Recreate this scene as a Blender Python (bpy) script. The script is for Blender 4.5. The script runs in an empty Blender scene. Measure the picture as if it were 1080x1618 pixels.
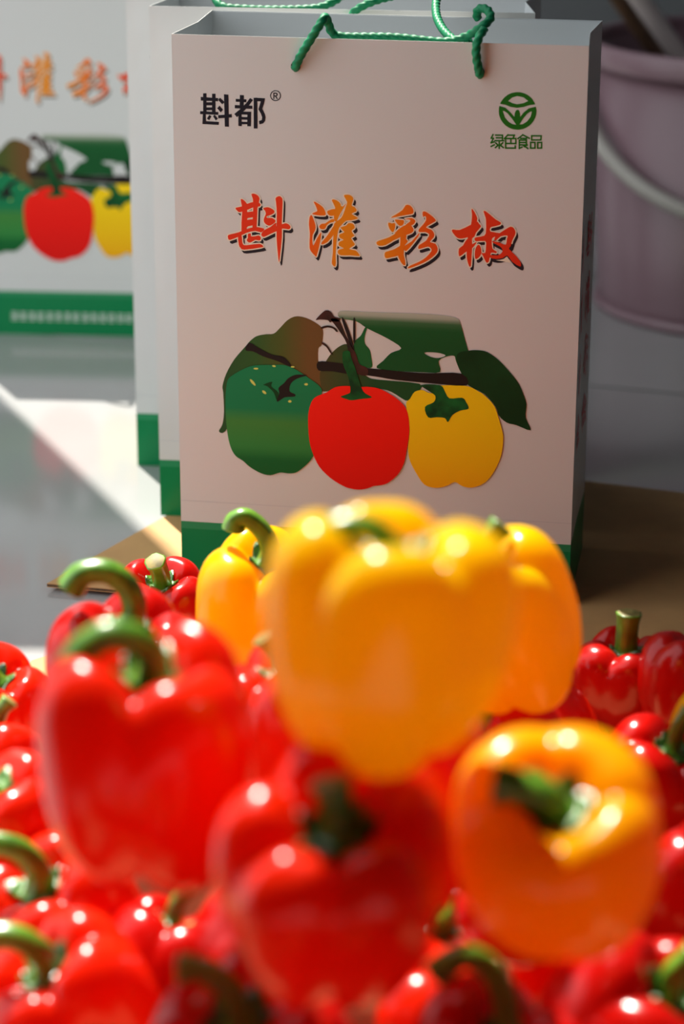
import bpy, bmesh, math, random
from mathutils import Vector, Matrix, Quaternion, noise
from mathutils.geometry import tessellate_polygon

scene = bpy.context.scene
COL = scene.collection

# ------------------------------------------------------------------ camera
PITCH, ROLL, CAM_H = 0.33627, 0.00343, 0.67042
cam_data = bpy.data.cameras.new('camera')
cam = bpy.data.objects.new('camera', cam_data); COL.objects.link(cam)
cam_data.sensor_fit = 'VERTICAL'; cam_data.sensor_height = 36.0; cam_data.sensor_width = 24.0
cam_data.lens = 85.0
_r = Vector((1, 0, 0)); _u = Vector((0, math.sin(PITCH), math.cos(PITCH))); _f = Vector((0, math.cos(PITCH), -math.sin(PITCH)))
_r2 = _r*math.cos(ROLL) + _u*math.sin(ROLL); _u2 = -_r*math.sin(ROLL) + _u*math.cos(ROLL)
cam.matrix_world = Matrix(((_r2.x, _u2.x, -_f.x, 0), (_r2.y, _u2.y, -_f.y, 0), (_r2.z, _u2.z, -_f.z, CAM_H), (0, 0, 0, 1)))
cam_data.clip_start = 0.02
cam_data.dof.use_dof = True; cam_data.dof.focus_distance = 1.775; cam_data.dof.aperture_fstop = 4.3
scene.camera = cam

# ------------------------------------------------------------------ world, sun, exposure
world = bpy.data.worlds.new('sky'); scene.world = world; world.use_nodes = True
bg = world.node_tree.nodes['Background']; bg.inputs[0].default_value = (0.93, 0.97, 1.0, 1); bg.inputs[1].default_value = 1.3
sun_data = bpy.data.lights.new('sun', 'SUN'); sun_data.energy = 9.5; sun_data.angle = math.radians(0.35); sun_data.color = (1.0, 0.94, 0.84)
sun = bpy.data.objects.new('sun', sun_data); COL.objects.link(sun)
SUN_AZ = Vector((0.402, -0.916, 0)).normalized(); SUN_EL = math.radians(55)
sun_dir = Vector((SUN_AZ.x*math.cos(SUN_EL), SUN_AZ.y*math.cos(SUN_EL), -math.sin(SUN_EL)))
sun.rotation_euler = sun_dir.to_track_quat('-Z', 'Y').to_euler(); sun.location = (-2, 4, 3)
vs = scene.view_settings
vs.view_transform = 'Standard'; vs.look = 'None'; vs.exposure = 0.36; vs.gamma = 1.0; vs.use_curve_mapping = False

# ------------------------------------------------------------------ materials
def mat(name, color, rough=0.5, coat=0.0, coat_rough=0.1, metal=0.0, sss=0.0, sss_radius=(1, .3, .1), sss_scale=0.004, spec=0.5,
        vary=0.0, vary_scale=6.0, bump=0.0, bump_scale=60.0, bump_detail=3.0, color2=None):
    m = bpy.data.materials.new(name); m.use_nodes = True
    nt = m.node_tree; b = nt.nodes['Principled BSDF']
    b.inputs['Base Color'].default_value = (*color, 1); b.inputs['Roughness'].default_value = rough
    b.inputs['Metallic'].default_value = metal
    b.inputs['Specular IOR Level'].default_value = spec
    b.inputs['Coat Weight'].default_value = coat; b.inputs['Coat Roughness'].default_value = coat_rough
    if sss > 0:
        b.inputs['Subsurface Weight'].default_value = sss
        b.inputs['Subsurface Radius'].default_value = sss_radius; b.inputs['Subsurface Scale'].default_value = sss_scale
    tc = nt.nodes.new('ShaderNodeTexCoord')
    if vary > 0 or color2:
        n = nt.nodes.new('ShaderNodeTexNoise'); n.inputs['Scale'].default_value = vary_scale; n.inputs['Detail'].default_value = 4
        nt.links.new(tc.outputs['Object'], n.inputs['Vector'])
        r = nt.nodes.new('ShaderNodeValToRGB')
        c2 = color2 or tuple(c*(1 - vary) for c in color)
        r.color_ramp.elements[0].position = 0.35; r.color_ramp.elements[0].color = (*c2, 1)
        r.color_ramp.elements[1].position = 0.65; r.color_ramp.elements[1].color = (*color, 1)
        nt.links.new(n.outputs['Fac'], r.inputs['Fac']); nt.links.new(r.outputs['Color'], b.inputs['Base Color'])
    if bump > 0:
        n2 = nt.nodes.new('ShaderNodeTexNoise'); n2.inputs['Scale'].default_value = bump_scale; n2.inputs['Detail'].default_value = bump_detail
        nt.links.new(tc.outputs['Object'], n2.inputs['Vector'])
        bp = nt.nodes.new('ShaderNodeBump'); bp.inputs['Strength'].default_value = bump; bp.inputs['Distance'].default_value = 0.002
        nt.links.new(n2.outputs['Fac'], bp.inputs['Height']); nt.links.new(bp.outputs['Normal'], b.inputs['Normal'])
    return m

def ramp_mat(name, axis, stops, rough=0.5, coat=0.0, interp='LINEAR', bump=0.0, bump_scale=8.0, coat_rough=0.12, scale=1.0):
    """Colour by object coordinate along an axis ('X','Y','Z'); stops = [(value, colour)], values scaled by `scale` into 0..1."""
    m = bpy.data.materials.new(name); m.use_nodes = True
    nt = m.node_tree; b = nt.nodes['Principled BSDF']
    b.inputs['Roughness'].default_value = rough; b.inputs['Coat Weight'].default_value = coat; b.inputs['Coat Roughness'].default_value = coat_rough
    b.inputs['Specular IOR Level'].default_value = 0.16
    tc = nt.nodes.new('ShaderNodeTexCoord'); sp = nt.nodes.new('ShaderNodeSeparateXYZ'); nt.links.new(tc.outputs['Object'], sp.inputs[0])
    mu = nt.nodes.new('ShaderNodeMath'); mu.operation = 'MULTIPLY'; mu.inputs[1].default_value = scale
    nt.links.new(sp.outputs[axis], mu.inputs[0])
    r = nt.nodes.new('ShaderNodeValToRGB'); r.color_ramp.interpolation = interp
    els = r.color_ramp.elements
    for i, (v, c) in enumerate(stops):
        e = els[i] if i < 2 else els.new(v)
        e.position = v
        e.color = (*c, 1)
    nt.links.new(mu.outputs[0], r.inputs['Fac']); nt.links.new(r.outputs['Color'], b.inputs['Base Color'])
    if bump > 0:
        n2 = nt.nodes.new('ShaderNodeTexNoise'); n2.inputs['Scale'].default_value = bump_scale; n2.inputs['Detail'].default_value = 2
        nt.links.new(tc.outputs['Object'], n2.inputs['Vector'])
        bp = nt.nodes.new('ShaderNodeBump'); bp.inputs['Strength'].default_value = bump; bp.inputs['Distance'].default_value = 0.004
        nt.links.new(n2.outputs['Fac'], bp.inputs['Height']); nt.links.new(bp.outputs['Normal'], b.inputs['Normal'])
        nt.links.new(bp.outputs['Normal'], b.inputs['Coat Normal'])
    return m

WHITE = (0.63, 0.645, 0.635); BAND = (0.0, 0.20, 0.062); BAND_LIGHT = (0.02, 0.25, 0.10)
M = {}
def bag_paper(name, bump, bscale):   # white laminated paper, printed green band round the foot
    return ramp_mat(name, 'Z', [(0.0, BAND), (0.0835, BAND_LIGHT), (0.0965, WHITE)], rough=0.38, coat=0.12, coat_rough=0.14, interp='CONSTANT', bump=bump, bump_scale=bscale, scale=2.0)
M['paper'] = bag_paper('laminated_paper', 0.10, 9.0)
M['paper_creased'] = bag_paper('creased_laminated_paper', 0.55, 22.0)
M['lining'] = mat('bag_lining', (0.50, 0.53, 0.55), 0.55)
M['cord'] = mat('green_cord', (0.0, 0.22, 0.085), 0.5, spec=0.3, vary=0.3, vary_scale=200)
M['ink'] = mat('black_ink', (0.012, 0.012, 0.02), 0.5, spec=0.14)
M['shadow_ink'] = mat('dark_ink', (0.02, 0.018, 0.025), 0.5, spec=0.14)
M['cream'] = mat('cream_ink', (0.80, 0.72, 0.57), 0.5, spec=0.14)
M['green_ink'] = mat('green_ink', (0.015, 0.16, 0.012), 0.5, spec=0.14)
M['white_ink'] = mat('white_ink', (0.8, 0.85, 0.8), 0.4)
M['red_ink'] = mat('red_ink', (0.62, 0.03, 0.02), 0.4)
M['title'] = ramp_mat('title_ink', 'X', [(0.08, (0.72, 0.035, 0.008)), (0.17, (0.76, 0.045, 0.008)), (0.21, (0.80, 0.12, 0.004)), (0.245, (0.78, 0.25, 0.004)),
        (0.31, (0.78, 0.24, 0.004)), (0.36, (0.80, 0.12, 0.004)), (0.41, (0.76, 0.05, 0.008)), (0.55, (0.72, 0.025, 0.01))], scale=2.0)
M['leaf_olive'] = ramp_mat('printed_leaf_olive', 'X', [(0.05, (0.018, 0.07, 0.022)), (0.12, (0.03, 0.10, 0.022)), (0.16, (0.075, 0.095, 0.018)), (0.20, (0.15, 0.075, 0.022))], scale=2.0)
M['leaf_brown'] = ramp_mat('printed_leaf_brown', 'X', [(0.20, (0.09, 0.06, 0.02)), (0.24, (0.05, 0.07, 0.02)), (0.30, (0.012, 0.07, 0.02)), (0.40, (0.006, 0.08, 0.02))], scale=2.0)
M['leaf_green'] = mat('printed_leaf_green', (0.010, 0.12, 0.03), 0.5, spec=0.14)
M['leaf_dark'] = ramp_mat('printed_leaf_dark', 'Z', [(0.390, (0.005, 0.085, 0.020)), (0.420, (0.006, 0.095, 0.022)), (0.431, (0.05, 0.15, 0.06)), (0.439, (0.42, 0.46, 0.38))], scale=2.0)
M['leaf_deep'] = mat('printed_leaf_deep', (0.004, 0.055, 0.014), 0.5, spec=0.14, vary=0.3, vary_scale=30)
M['branch'] = mat('printed_branch', (0.014, 0.010, 0.010), 0.5, spec=0.14)
M['twig'] = mat('printed_twig', (0.075, 0.022, 0.018), 0.5, spec=0.14, color2=(0.02, 0.015, 0.012), vary_scale=60)
M['stem_print'] = mat('printed_stem', (0.008, 0.15, 0.03), 0.5, spec=0.14, color2=(0.002, 0.04, 0.012), vary_scale=70)
M['glint'] = mat('printed_glint', (0.55, 0.62, 0.12), 0.4)
M['print_green'] = ramp_mat('printed_green_pepper', 'Z', [(0.14, (0.004, 0.10, 0.02)), (0.205, (0.004, 0.12, 0.025)), (0.225, (0.03, 0.22, 0.045)), (0.265, (0.05, 0.22, 0.04)), (0.285, (0.006, 0.19, 0.07)), (0.38, (0.008, 0.21, 0.08))], scale=2.0)
M['print_red'] = ramp_mat('printed_red_pepper', 'Z', [(0.16, (0.72, 0.004, 0.002)), (0.25, (0.86, 0.006, 0.002)), (0.34, (0.95, 0.014, 0.005))], scale=2.0)
M['print_yellow'] = ramp_mat('printed_yellow_pepper', 'Z', [(0.16, (0.84, 0.36, 0.003)), (0.22, (0.88, 0.50, 0.003)), (0.30, (0.92, 0.62, 0.004)), (0.36, (0.92, 0.64, 0.006))], scale=2.0)

def skin(name, color, through, fac, rough=0.20, spec=0.48, vary=0.2, vary_scale=16):
    # a pepper is a hollow fruit with a thin translucent wall: glossy skin mixed with diffuse transmission
    m = mat(name, color, rough, spec=spec, vary=vary, vary_scale=vary_scale)
    nt = m.node_tree; b = nt.nodes['Principled BSDF']; out = nt.nodes['Material Output']
    t = nt.nodes.new('ShaderNodeBsdfTranslucent'); t.inputs['Color'].default_value = (*through, 1)
    mx = nt.nodes.new('ShaderNodeMixShader'); mx.inputs[0].default_value = fac
    nt.links.new(b.outputs[0], mx.inputs[1]); nt.links.new(t.outputs[0], mx.inputs[2]); nt.links.new(mx.outputs[0], out.inputs['Surface'])
    return m
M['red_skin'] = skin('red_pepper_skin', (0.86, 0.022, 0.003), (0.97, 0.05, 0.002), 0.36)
M['crimson_shade_skin'] = skin('crimson_shade_pepper_skin', (0.60, 0.006, 0.003), (0.85, 0.02, 0.002), 0.30)  # darker red skin; shade on the shaded peppers is put into its colour
M['yellow_skin'] = skin('yellow_pepper_skin', (0.97, 0.72, 0.001), (0.99, 0.50, 0.001), 0.52, vary=0.08, vary_scale=12)
M['shaded_yellow_skin'] = skin('shaded_yellow_pepper_skin', (0.95, 0.50, 0.001), (0.98, 0.32, 0.001), 0.50, vary=0.10, vary_scale=12)  # yellow skin with shade and red bounce put into its orange colour
M['stem'] = mat('pepper_stem', (0.14, 0.33, 0.02), 0.34, coat=0.4, coat_rough=0.2, sss=0.2, sss_radius=(.4, 1, .1), sss_scale=0.003, color2=(0.06, 0.19, 0.012), vary_scale=60, bump=0.15, bump_scale=180)
M['calyx'] = mat('pepper_calyx', (0.09, 0.25, 0.02), 0.30, coat=0.5, coat_rough=0.18, color2=(0.02, 0.085, 0.012), vary_scale=90, bump=0.9, bump_scale=240)
M['cut'] = mat('stem_cut', (0.30, 0.24, 0.06), 0.6, color2=(0.14, 0.12, 0.03), vary_scale=150)

M['tile'] = mat('glazed_floor_tile', (0.34, 0.345, 0.345), 0.10, spec=0.5, vary=0.10, vary_scale=3.0, bump=0.015, bump_scale=14)
M['tile'].node_tree.nodes['Principled BSDF'].inputs['IOR'].default_value = 1.95
M['grout'] = mat('floor_grout', (0.16, 0.16, 0.15), 0.8)
M['card'] = mat('cardboard', (0.52, 0.29, 0.11), 0.75, vary=0.12, vary_scale=25, bump=0.15, bump_scale=120)
M['card_edge'] = mat('cardboard_edge', (0.14, 0.08, 0.035), 0.85, vary=0.5, vary_scale=300)
M['pail'] = mat('pink_plastic', (0.21, 0.125, 0.15), 0.34, sss=0.0, vary=0.08, vary_scale=5)
M['bail'] = mat('pale_grey_plastic', (0.36, 0.34, 0.31), 0.4)
M['wood'] = mat('dark_wood', (0.16, 0.09, 0.05), 0.55, vary=0.4, vary_scale=40)
M['pale_stick'] = mat('pale_plastic', (0.50, 0.44, 0.42), 0.45)
M['grey_wall'] = mat('grey_wall_paint', (0.12, 0.128, 0.135), 0.7, vary=0.1, vary_scale=2)
M['ceiling'] = mat('ceiling_paint', (0.5, 0.5, 0.5), 0.8, vary=0.05, vary_scale=2)

# ------------------------------------------------------------------ helpers
def link(o, parent=None):
    COL.objects.link(o)
    if parent is not None: o.parent = parent
    return o
def mesh_obj(name, verts, faces, mats, parent=None, smooth=False, midx=None):
    me = bpy.data.meshes.new(name); me.from_pydata([tuple(v) for v in verts], [], faces); me.update()
    for m in (mats if isinstance(mats, (list, tuple)) else [mats]): me.materials.append(m)
    if smooth: me.polygons.foreach_set('use_smooth', [True]*len(me.polygons))
    if midx: me.polygons.foreach_set('material_index', midx)
    return link(bpy.data.objects.new(name, me), parent)
def empty(name, loc=(0, 0, 0), rz=0.0):
    o = bpy.data.objects.new(name, None); COL.objects.link(o); o.location = loc; o.rotation_euler = (0, 0, rz); o.empty_display_size = 0.05
    return o
def tag(o, label=None, cat=None, group=None, kind=None):
    if label: o['label'] = label
    if cat: o['category'] = cat
    if group: o['group'] = group
    if kind: o['kind'] = kind
    return o
def box(a, b):
    (x0, y0, z0), (x1, y1, z1) = a, b
    v = [(x0, y0, z0), (x1, y0, z0), (x1, y1, z0), (x0, y1, z0), (x0, y0, z1), (x1, y0, z1), (x1, y1, z1), (x0, y1, z1)]
    f = [(0, 3, 2, 1), (4, 5, 6, 7), (0, 1, 5, 4), (1, 2, 6, 5), (2, 3, 7, 6), (3, 0, 4, 7)]
    return v, f
def catmull(pts, n, closed=False):
    pts = [Vector(p) for p in pts]; out = []; N = len(pts)
    rng_ = range(N if closed else N - 1)
    for i in rng_:
        if closed: p0, p1, p2, p3 = pts[i-1], pts[i], pts[(i+1) % N], pts[(i+2) % N]
        else: p0, p1, p2, p3 = pts[max(i-1, 0)], pts[i], pts[i+1], pts[min(i+2, N-1)]
        for k in range(n):
            t = k/n; t2 = t*t; t3 = t2*t
            out.append(0.5*((2*p1) + (p2-p0)*t + (2*p0-5*p1+4*p2-p3)*t2 + (3*p1-p0-3*p2+p3)*t3))
    if not closed: out.append(pts[-1])
    return out
def tube(path, rad, sides=12, flute=0.0, nfl=0, twist=0.0, cap=True):
    """path: Vectors; rad: float or list. Cross-section may be fluted and twisted (radians per metre)."""
    n = len(path); V = []; Fc = []
    T = [(path[min(i+1, n-1)] - path[max(i-1, 0)]).normalized() for i in range(n)]
    ref = Vector((0, 0, 1)) if abs(T[0].z) < 0.9 else Vector((1, 0, 0))
    N_ = (ref - T[0]*ref.dot(T[0])).normalized(); s = 0.0
    for i in range(n):
        if i:
            N_ = (N_ - T[i]*N_.dot(T[i])).normalized(); s += (path[i]-path[i-1]).length
        B = T[i].cross(N_)
        r = rad[i] if isinstance(rad, (list, tuple)) else rad
        for k in range(sides):
            a = 2*math.pi*k/sides
            rr = r*(1 + flute*math.cos(nfl*a - twist*s))
            V.append(path[i] + (N_*math.cos(a) + B*math.sin(a))*rr)
        if i:
            o = (i-1)*sides
            for k in range(sides):
                Fc.append((o+k, o+(k+1) % sides, o+sides+(k+1) % sides, o+sides+k))
    if cap:
        Fc.append(tuple(range(sides-1, -1, -1))); Fc.append(tuple((n-1)*sides+k for k in range(sides)))
    return V, Fc

# ------------------------------------------------------------------ the setting
FLOOR_Z = -0.006
A_T = math.radians(-18.4)
fl = empty('floor', (0.246, 2.32, FLOOR_Z), A_T); tag(fl, 'glossy pale grey tiled floor', kind='structure')
bv, bf = box((-4.5, -4.5, -0.06), (3.5, 3.5, -0.0035)); mesh_obj('grout_bed', bv, bf, M['grout'], fl)
TS, GAP = 1.0, 0.004
tbm = bmesh.new(); bmesh.ops.create_cube(tbm, size=1.0)
for v in tbm.verts: v.co = Vector((v.co.x*(TS-GAP), v.co.y*(TS-GAP), v.co.z*0.008 - 0.004))
bmesh.ops.bevel(tbm, geom=[e for e in tbm.edges if all(v.co.z > -0.001 for v in e.verts)], offset=0.0012, segments=2, affect='EDGES')
tme = bpy.data.meshes.new('floor_tile'); tbm.to_mesh(tme); tbm.free(); tme.materials.append(M['tile'])
for i in range(-4, 3):
    for j in range(-4, 3):
        o = bpy.data.objects.new('floor_tile', tme); link(o, fl); o.location = (-0.10 + i*TS + TS/2, j*TS + TS/2, 0)
# dim corner of the room: back and right walls with a ceiling; the two left walls are unseen, added to block sun and sky
def slab(name, a, b, m, label):
    v, f = box(a, b); o = mesh_obj(name, v, f, m); tag(o, label, kind='structure'); return o
slab('wall_back', (-0.466, 3.30, FLOOR_Z), (1.65, 3.45, 2.7), M['grey_wall'], 'dark grey painted wall behind the pink pail')
slab('wall_back', (-2.4, 3.30, FLOOR_Z), (-0.851, 3.45, 2.6), M['grey_wall'], 'unseen grey wall added to shade the floor at the left, beside a narrow gap')  # unseen wall added to throw shade beside the sunlit floor stripe
slab('wall_right', (1.5, -1.2, FLOOR_Z), (1.65, 3.30, 2.7), M['grey_wall'], 'dark grey painted wall on the right of the room')
slab('wall_front', (-0.55, -1.35, FLOOR_Z), (1.65, -1.2, 2.7), M['grey_wall'], 'dark grey painted wall behind the viewer')
slab('sky_block_left', (-0.55, -1.2, FLOOR_Z), (-0.45, 1.0, 2.7), M['grey_wall'], 'unseen dark grey wall added on the left to block the sky')  # unseen wall added to keep front-left sky light off the heap
slab('ceiling', (-0.55, -1.35, 2.7), (1.65, 3.45, 2.8), M['grey_wall'], 'dark ceiling over the room')
# ------------------------------------------------------------------ print data (0.1 mm on the bag's front)
TITLE = [[[[497,3020],[519,3015],[542,2990],[545,2968],[540,2797],[500,2784],[507,2921],[505,2972]],[[577,3060],[600,3065],[628,3050],[639,3028],[633,3000],[647,2986],[636,2969],[622,2960],[615,2817],[597,2800],[583,2805],[590,2953],[588,3026]],[[458,2954],[502,2966],[542,2986],[593,3004],[639,2997],[639,2977],[593,2964],[547,2943],[490,2923],[470,2934]],[[524,2919],[553,2927],[604,2932],[604,2895],[552,2883],[524,2865]],[[524,2859],[552,2869],[604,2874],[603,2835],[552,2821],[523,2799]],[[399,2746],[419,2755],[477,2772],[534,2797],[597,2817],[649,2813],[672,2803],[649,2779],[603,2788],[540,2772],[488,2744],[413,2712],[399,2726]],[[474,2749],[500,2756],[505,2704],[513,2682],[539,2678],[636,2693],[662,2674],[648,2666],[521,2643],[493,2655],[479,2680]],[[548,2763],[571,2767],[571,2747],[603,2748],[631,2755],[645,2739],[640,2719],[620,2718],[602,2720],[571,2701],[551,2701],[539,2717],[548,2735]],[[664,2959],[696,2969],[724,2961],[747,2945],[744,2925],[707,2906],[689,2899],[695,2889],[729,2890],[755,2874],[752,2857],[718,2833],[695,2835],[672,2854],[669,2882],[684,2917],[678,2942]],[[649,2768],[672,2797],[717,2822],[752,2852],[763,2852],[763,2829],[809,2848],[837,2855],[860,2842],[868,2825],[854,2810],[809,2814],[763,2792],[717,2770],[671,2746],[654,2751]],[[757,3036],[770,3049],[787,3054],[804,3043],[810,3012],[803,2865],[803,2751],[788,2608],[780,2561],[771,2636],[763,2750],[766,2920],[761,3005]]],[[[1041,3024],[1065,3015],[1106,2988],[1125,2957],[1130,2931],[1112,2923],[1065,2924],[1028,2933],[1057,2949],[1067,2960],[1054,2996]],[[1023,2924],[1036,2902],[1054,2850],[1052,2813],[1033,2776],[1031,2728],[1038,2697],[1059,2740],[1094,2799],[1094,2763],[1083,2699],[1062,2619],[1052,2619],[1023,2649],[1010,2680],[1010,2738],[1012,2791],[1005,2853],[1010,2906]],[[1174,3040],[1200,3044],[1229,3028],[1243,2998],[1226,2956],[1221,2904],[1195,2892],[1190,2934],[1200,2986]],[[1140,2953],[1153,2964],[1195,2976],[1205,2955],[1190,2926],[1159,2925],[1146,2937]],[[1265,3072],[1273,3083],[1304,3084],[1327,3069],[1332,3049],[1320,3007],[1340,2997],[1356,2977],[1351,2961],[1320,2944],[1362,2920],[1362,2910],[1320,2897],[1279,2891],[1242,2853],[1221,2831],[1190,2829],[1195,2871],[1237,2904],[1258,2937],[1278,2995],[1288,3031]],[[1226,2998],[1257,2996],[1283,3023],[1257,2978],[1226,2920],[1211,2883],[1195,2892],[1205,2955]],[[1083,2846],[1101,2862],[1127,2866],[1169,2897],[1195,2898],[1190,2879],[1164,2873],[1138,2853],[1125,2827],[1101,2821],[1086,2830]],[[1195,2856],[1216,2851],[1190,2788],[1143,2728],[1101,2708],[1101,2726],[1133,2764],[1169,2818]],[[1195,2871],[1237,2873],[1221,2810],[1211,2736],[1204,2641],[1206,2573],[1199,2546],[1183,2556],[1175,2577],[1183,2651],[1185,2745],[1190,2809]],[[1237,2839],[1279,2854],[1299,2876],[1331,2872],[1344,2852],[1341,2836],[1321,2819],[1336,2794],[1342,2781],[1318,2762],[1347,2721],[1331,2704],[1305,2682],[1352,2674],[1376,2649],[1379,2633],[1311,2635],[1243,2632],[1219,2652],[1227,2674],[1264,2686],[1227,2705],[1230,2732],[1263,2749],[1235,2763],[1232,2789],[1268,2807]]],[[[1719,3025],[1750,3024],[1773,2997],[1773,2966],[1740,2956],[1679,2942],[1609,2926],[1645,2952],[1695,2988]],[[1592,2891],[1618,2886],[1640,2890],[1643,2862],[1629,2822],[1610,2833],[1595,2860]],[[1642,2916],[1684,2915],[1707,2910],[1702,2881],[1682,2869],[1662,2880],[1645,2902]],[[1707,2921],[1763,2932],[1790,2913],[1785,2896],[1766,2879],[1713,2874],[1752,2906],[1746,2920]],[[1641,2817],[1702,2870],[1752,2884],[1766,2867],[1778,2845],[1764,2822],[1719,2803],[1697,2797],[1669,2790]],[[1507,2743],[1529,2756],[1596,2781],[1652,2817],[1696,2842],[1719,2820],[1675,2784],[1630,2760],[1574,2724],[1529,2716],[1509,2727]],[[1686,2808],[1725,2804],[1722,2775],[1737,2759],[1717,2730],[1712,2707],[1707,2661],[1719,2611],[1719,2579],[1699,2587],[1677,2620],[1665,2654],[1676,2694],[1681,2751]],[[1569,2667],[1592,2679],[1642,2698],[1681,2723],[1709,2729],[1704,2684],[1665,2648],[1620,2635],[1581,2625],[1568,2638]],[[1709,2701],[1715,2724],[1765,2760],[1820,2824],[1815,2802],[1776,2744],[1726,2685]],[[1843,2980],[1868,2981],[1918,2947],[1938,2925],[1936,2914],[1897,2890],[1869,2866],[1909,2851],[1929,2823],[1926,2795],[1899,2760],[1938,2750],[1956,2717],[1951,2683],[1912,2642],[1857,2605],[1778,2568],[1739,2557],[1756,2578],[1823,2610],[1873,2646],[1911,2693],[1905,2715],[1883,2725],[1827,2706],[1813,2711],[1821,2734],[1865,2764],[1882,2788],[1893,2816],[1864,2832],[1820,2830],[1817,2852],[1847,2887],[1869,2922],[1863,2950],[1846,2944]]],[[[2198,3018],[2220,2995],[2242,2948],[2239,2924],[2267,2898],[2264,2880],[2235,2845],[2224,2815],[2206,2796],[2210,2747],[2206,2674],[2204,2625],[2201,2592],[2189,2594],[2173,2642],[2169,2691],[2171,2746],[2176,2819],[2192,2880],[2200,2928],[2202,2977]],[[2058,2853],[2070,2860],[2115,2858],[2192,2898],[2245,2924],[2258,2882],[2223,2845],[2188,2813],[2134,2796],[2098,2800],[2068,2832]],[[2112,2719],[2141,2744],[2170,2794],[2201,2771],[2190,2722],[2154,2690],[2128,2668],[2113,2667]],[[2195,2747],[2236,2773],[2237,2764],[2205,2723]],[[2285,3001],[2303,3002],[2351,2965],[2376,2945],[2412,2925],[2406,2907],[2353,2892],[2338,2883],[2339,2856],[2408,2846],[2402,2828],[2361,2814],[2350,2790],[2357,2729],[2387,2712],[2382,2697],[2346,2699],[2335,2643],[2324,2625],[2311,2630],[2286,2678],[2277,2696],[2304,2697],[2309,2752],[2302,2785],[2236,2779],[2224,2796],[2236,2809],[2295,2824],[2306,2860],[2305,2921],[2301,2957]],[[2255,2755],[2270,2738],[2277,2696],[2263,2665],[2239,2648],[2230,2663],[2229,2700],[2237,2736]],[[2408,2849],[2449,2878],[2484,2898],[2508,2887],[2520,2857],[2515,2833],[2498,2796],[2488,2753],[2476,2734],[2525,2688],[2562,2641],[2566,2611],[2551,2610],[2503,2639],[2465,2685],[2436,2666],[2383,2655],[2335,2665],[2337,2683],[2394,2682],[2423,2702],[2429,2726],[2410,2750],[2362,2772],[2356,2787],[2416,2774],[2452,2764],[2459,2806],[2462,2831],[2414,2823],[2379,2791],[2367,2802],[2384,2833]]]]
BRAND = [[[[227,3786],[252,3787],[250,3641],[225,3640]],[[293,3785],[319,3786],[317,3643],[291,3642]],[[209,3760],[338,3754],[337,3732],[209,3733]],[[247,3722],[296,3724],[295,3701],[246,3700]],[[246,3685],[295,3686],[295,3666],[246,3664]],[[203,3656],[338,3654],[337,3633],[202,3635]],[[223,3640],[244,3640],[245,3585],[341,3582],[339,3560],[218,3563]],[[270,3631],[287,3621],[269,3592],[253,3603]],[[310,3634],[334,3606],[318,3592],[298,3622]],[[352,3758],[385,3728],[368,3711],[338,3742]],[[347,3700],[373,3672],[356,3652],[330,3681]],[[381,3784],[414,3782],[415,3549],[385,3550]],[[336,3630],[437,3643],[437,3618],[336,3608]]],[[[499,3783],[529,3782],[526,3684],[496,3683]],[[468,3754],[546,3752],[546,3731],[468,3733]],[[574,3763],[596,3750],[573,3719],[538,3677],[475,3621],[456,3644],[503,3683],[545,3725]],[[461,3709],[590,3708],[590,3685],[460,3685]],[[486,3648],[510,3656],[511,3557],[485,3558]],[[553,3664],[581,3664],[578,3558],[551,3558]],[[503,3663],[573,3664],[572,3643],[503,3642]],[[506,3624],[558,3624],[558,3605],[506,3605]],[[506,3589],[558,3590],[558,3572],[506,3572]],[[600,3766],[627,3767],[627,3544],[599,3543]],[[600,3766],[684,3765],[680,3742],[608,3742]],[[656,3763],[684,3765],[677,3729],[663,3688],[680,3655],[687,3628],[683,3601],[669,3583],[641,3575],[638,3599],[659,3607],[662,3627],[652,3654],[635,3684],[649,3729]]]]
REG = [[[[801,3787],[800,3777],[796,3768],[790,3759],[781,3753],[772,3749],[761,3747],[751,3748],[741,3752],[733,3758],[727,3766],[723,3775],[721,3785],[723,3795],[727,3805],[733,3813],[742,3819],[751,3824],[762,3825],[772,3824],[782,3821],[790,3815],[796,3807],[800,3798]],[[794,3787],[793,3779],[790,3771],[785,3764],[778,3759],[770,3755],[761,3754],[753,3755],[745,3758],[738,3763],[733,3769],[729,3777],[728,3785],[730,3794],[733,3802],[738,3808],[745,3814],[753,3817],[762,3819],[770,3818],[778,3815],[785,3810],[790,3803],[793,3796]]],[[[745,3807],[767,3808],[777,3802],[777,3789],[768,3782],[779,3762],[770,3762],[759,3780],[753,3780],[753,3762],[745,3761]],[[753,3800],[764,3800],[768,3797],[768,3792],[764,3788],[753,3787]]]]
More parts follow.
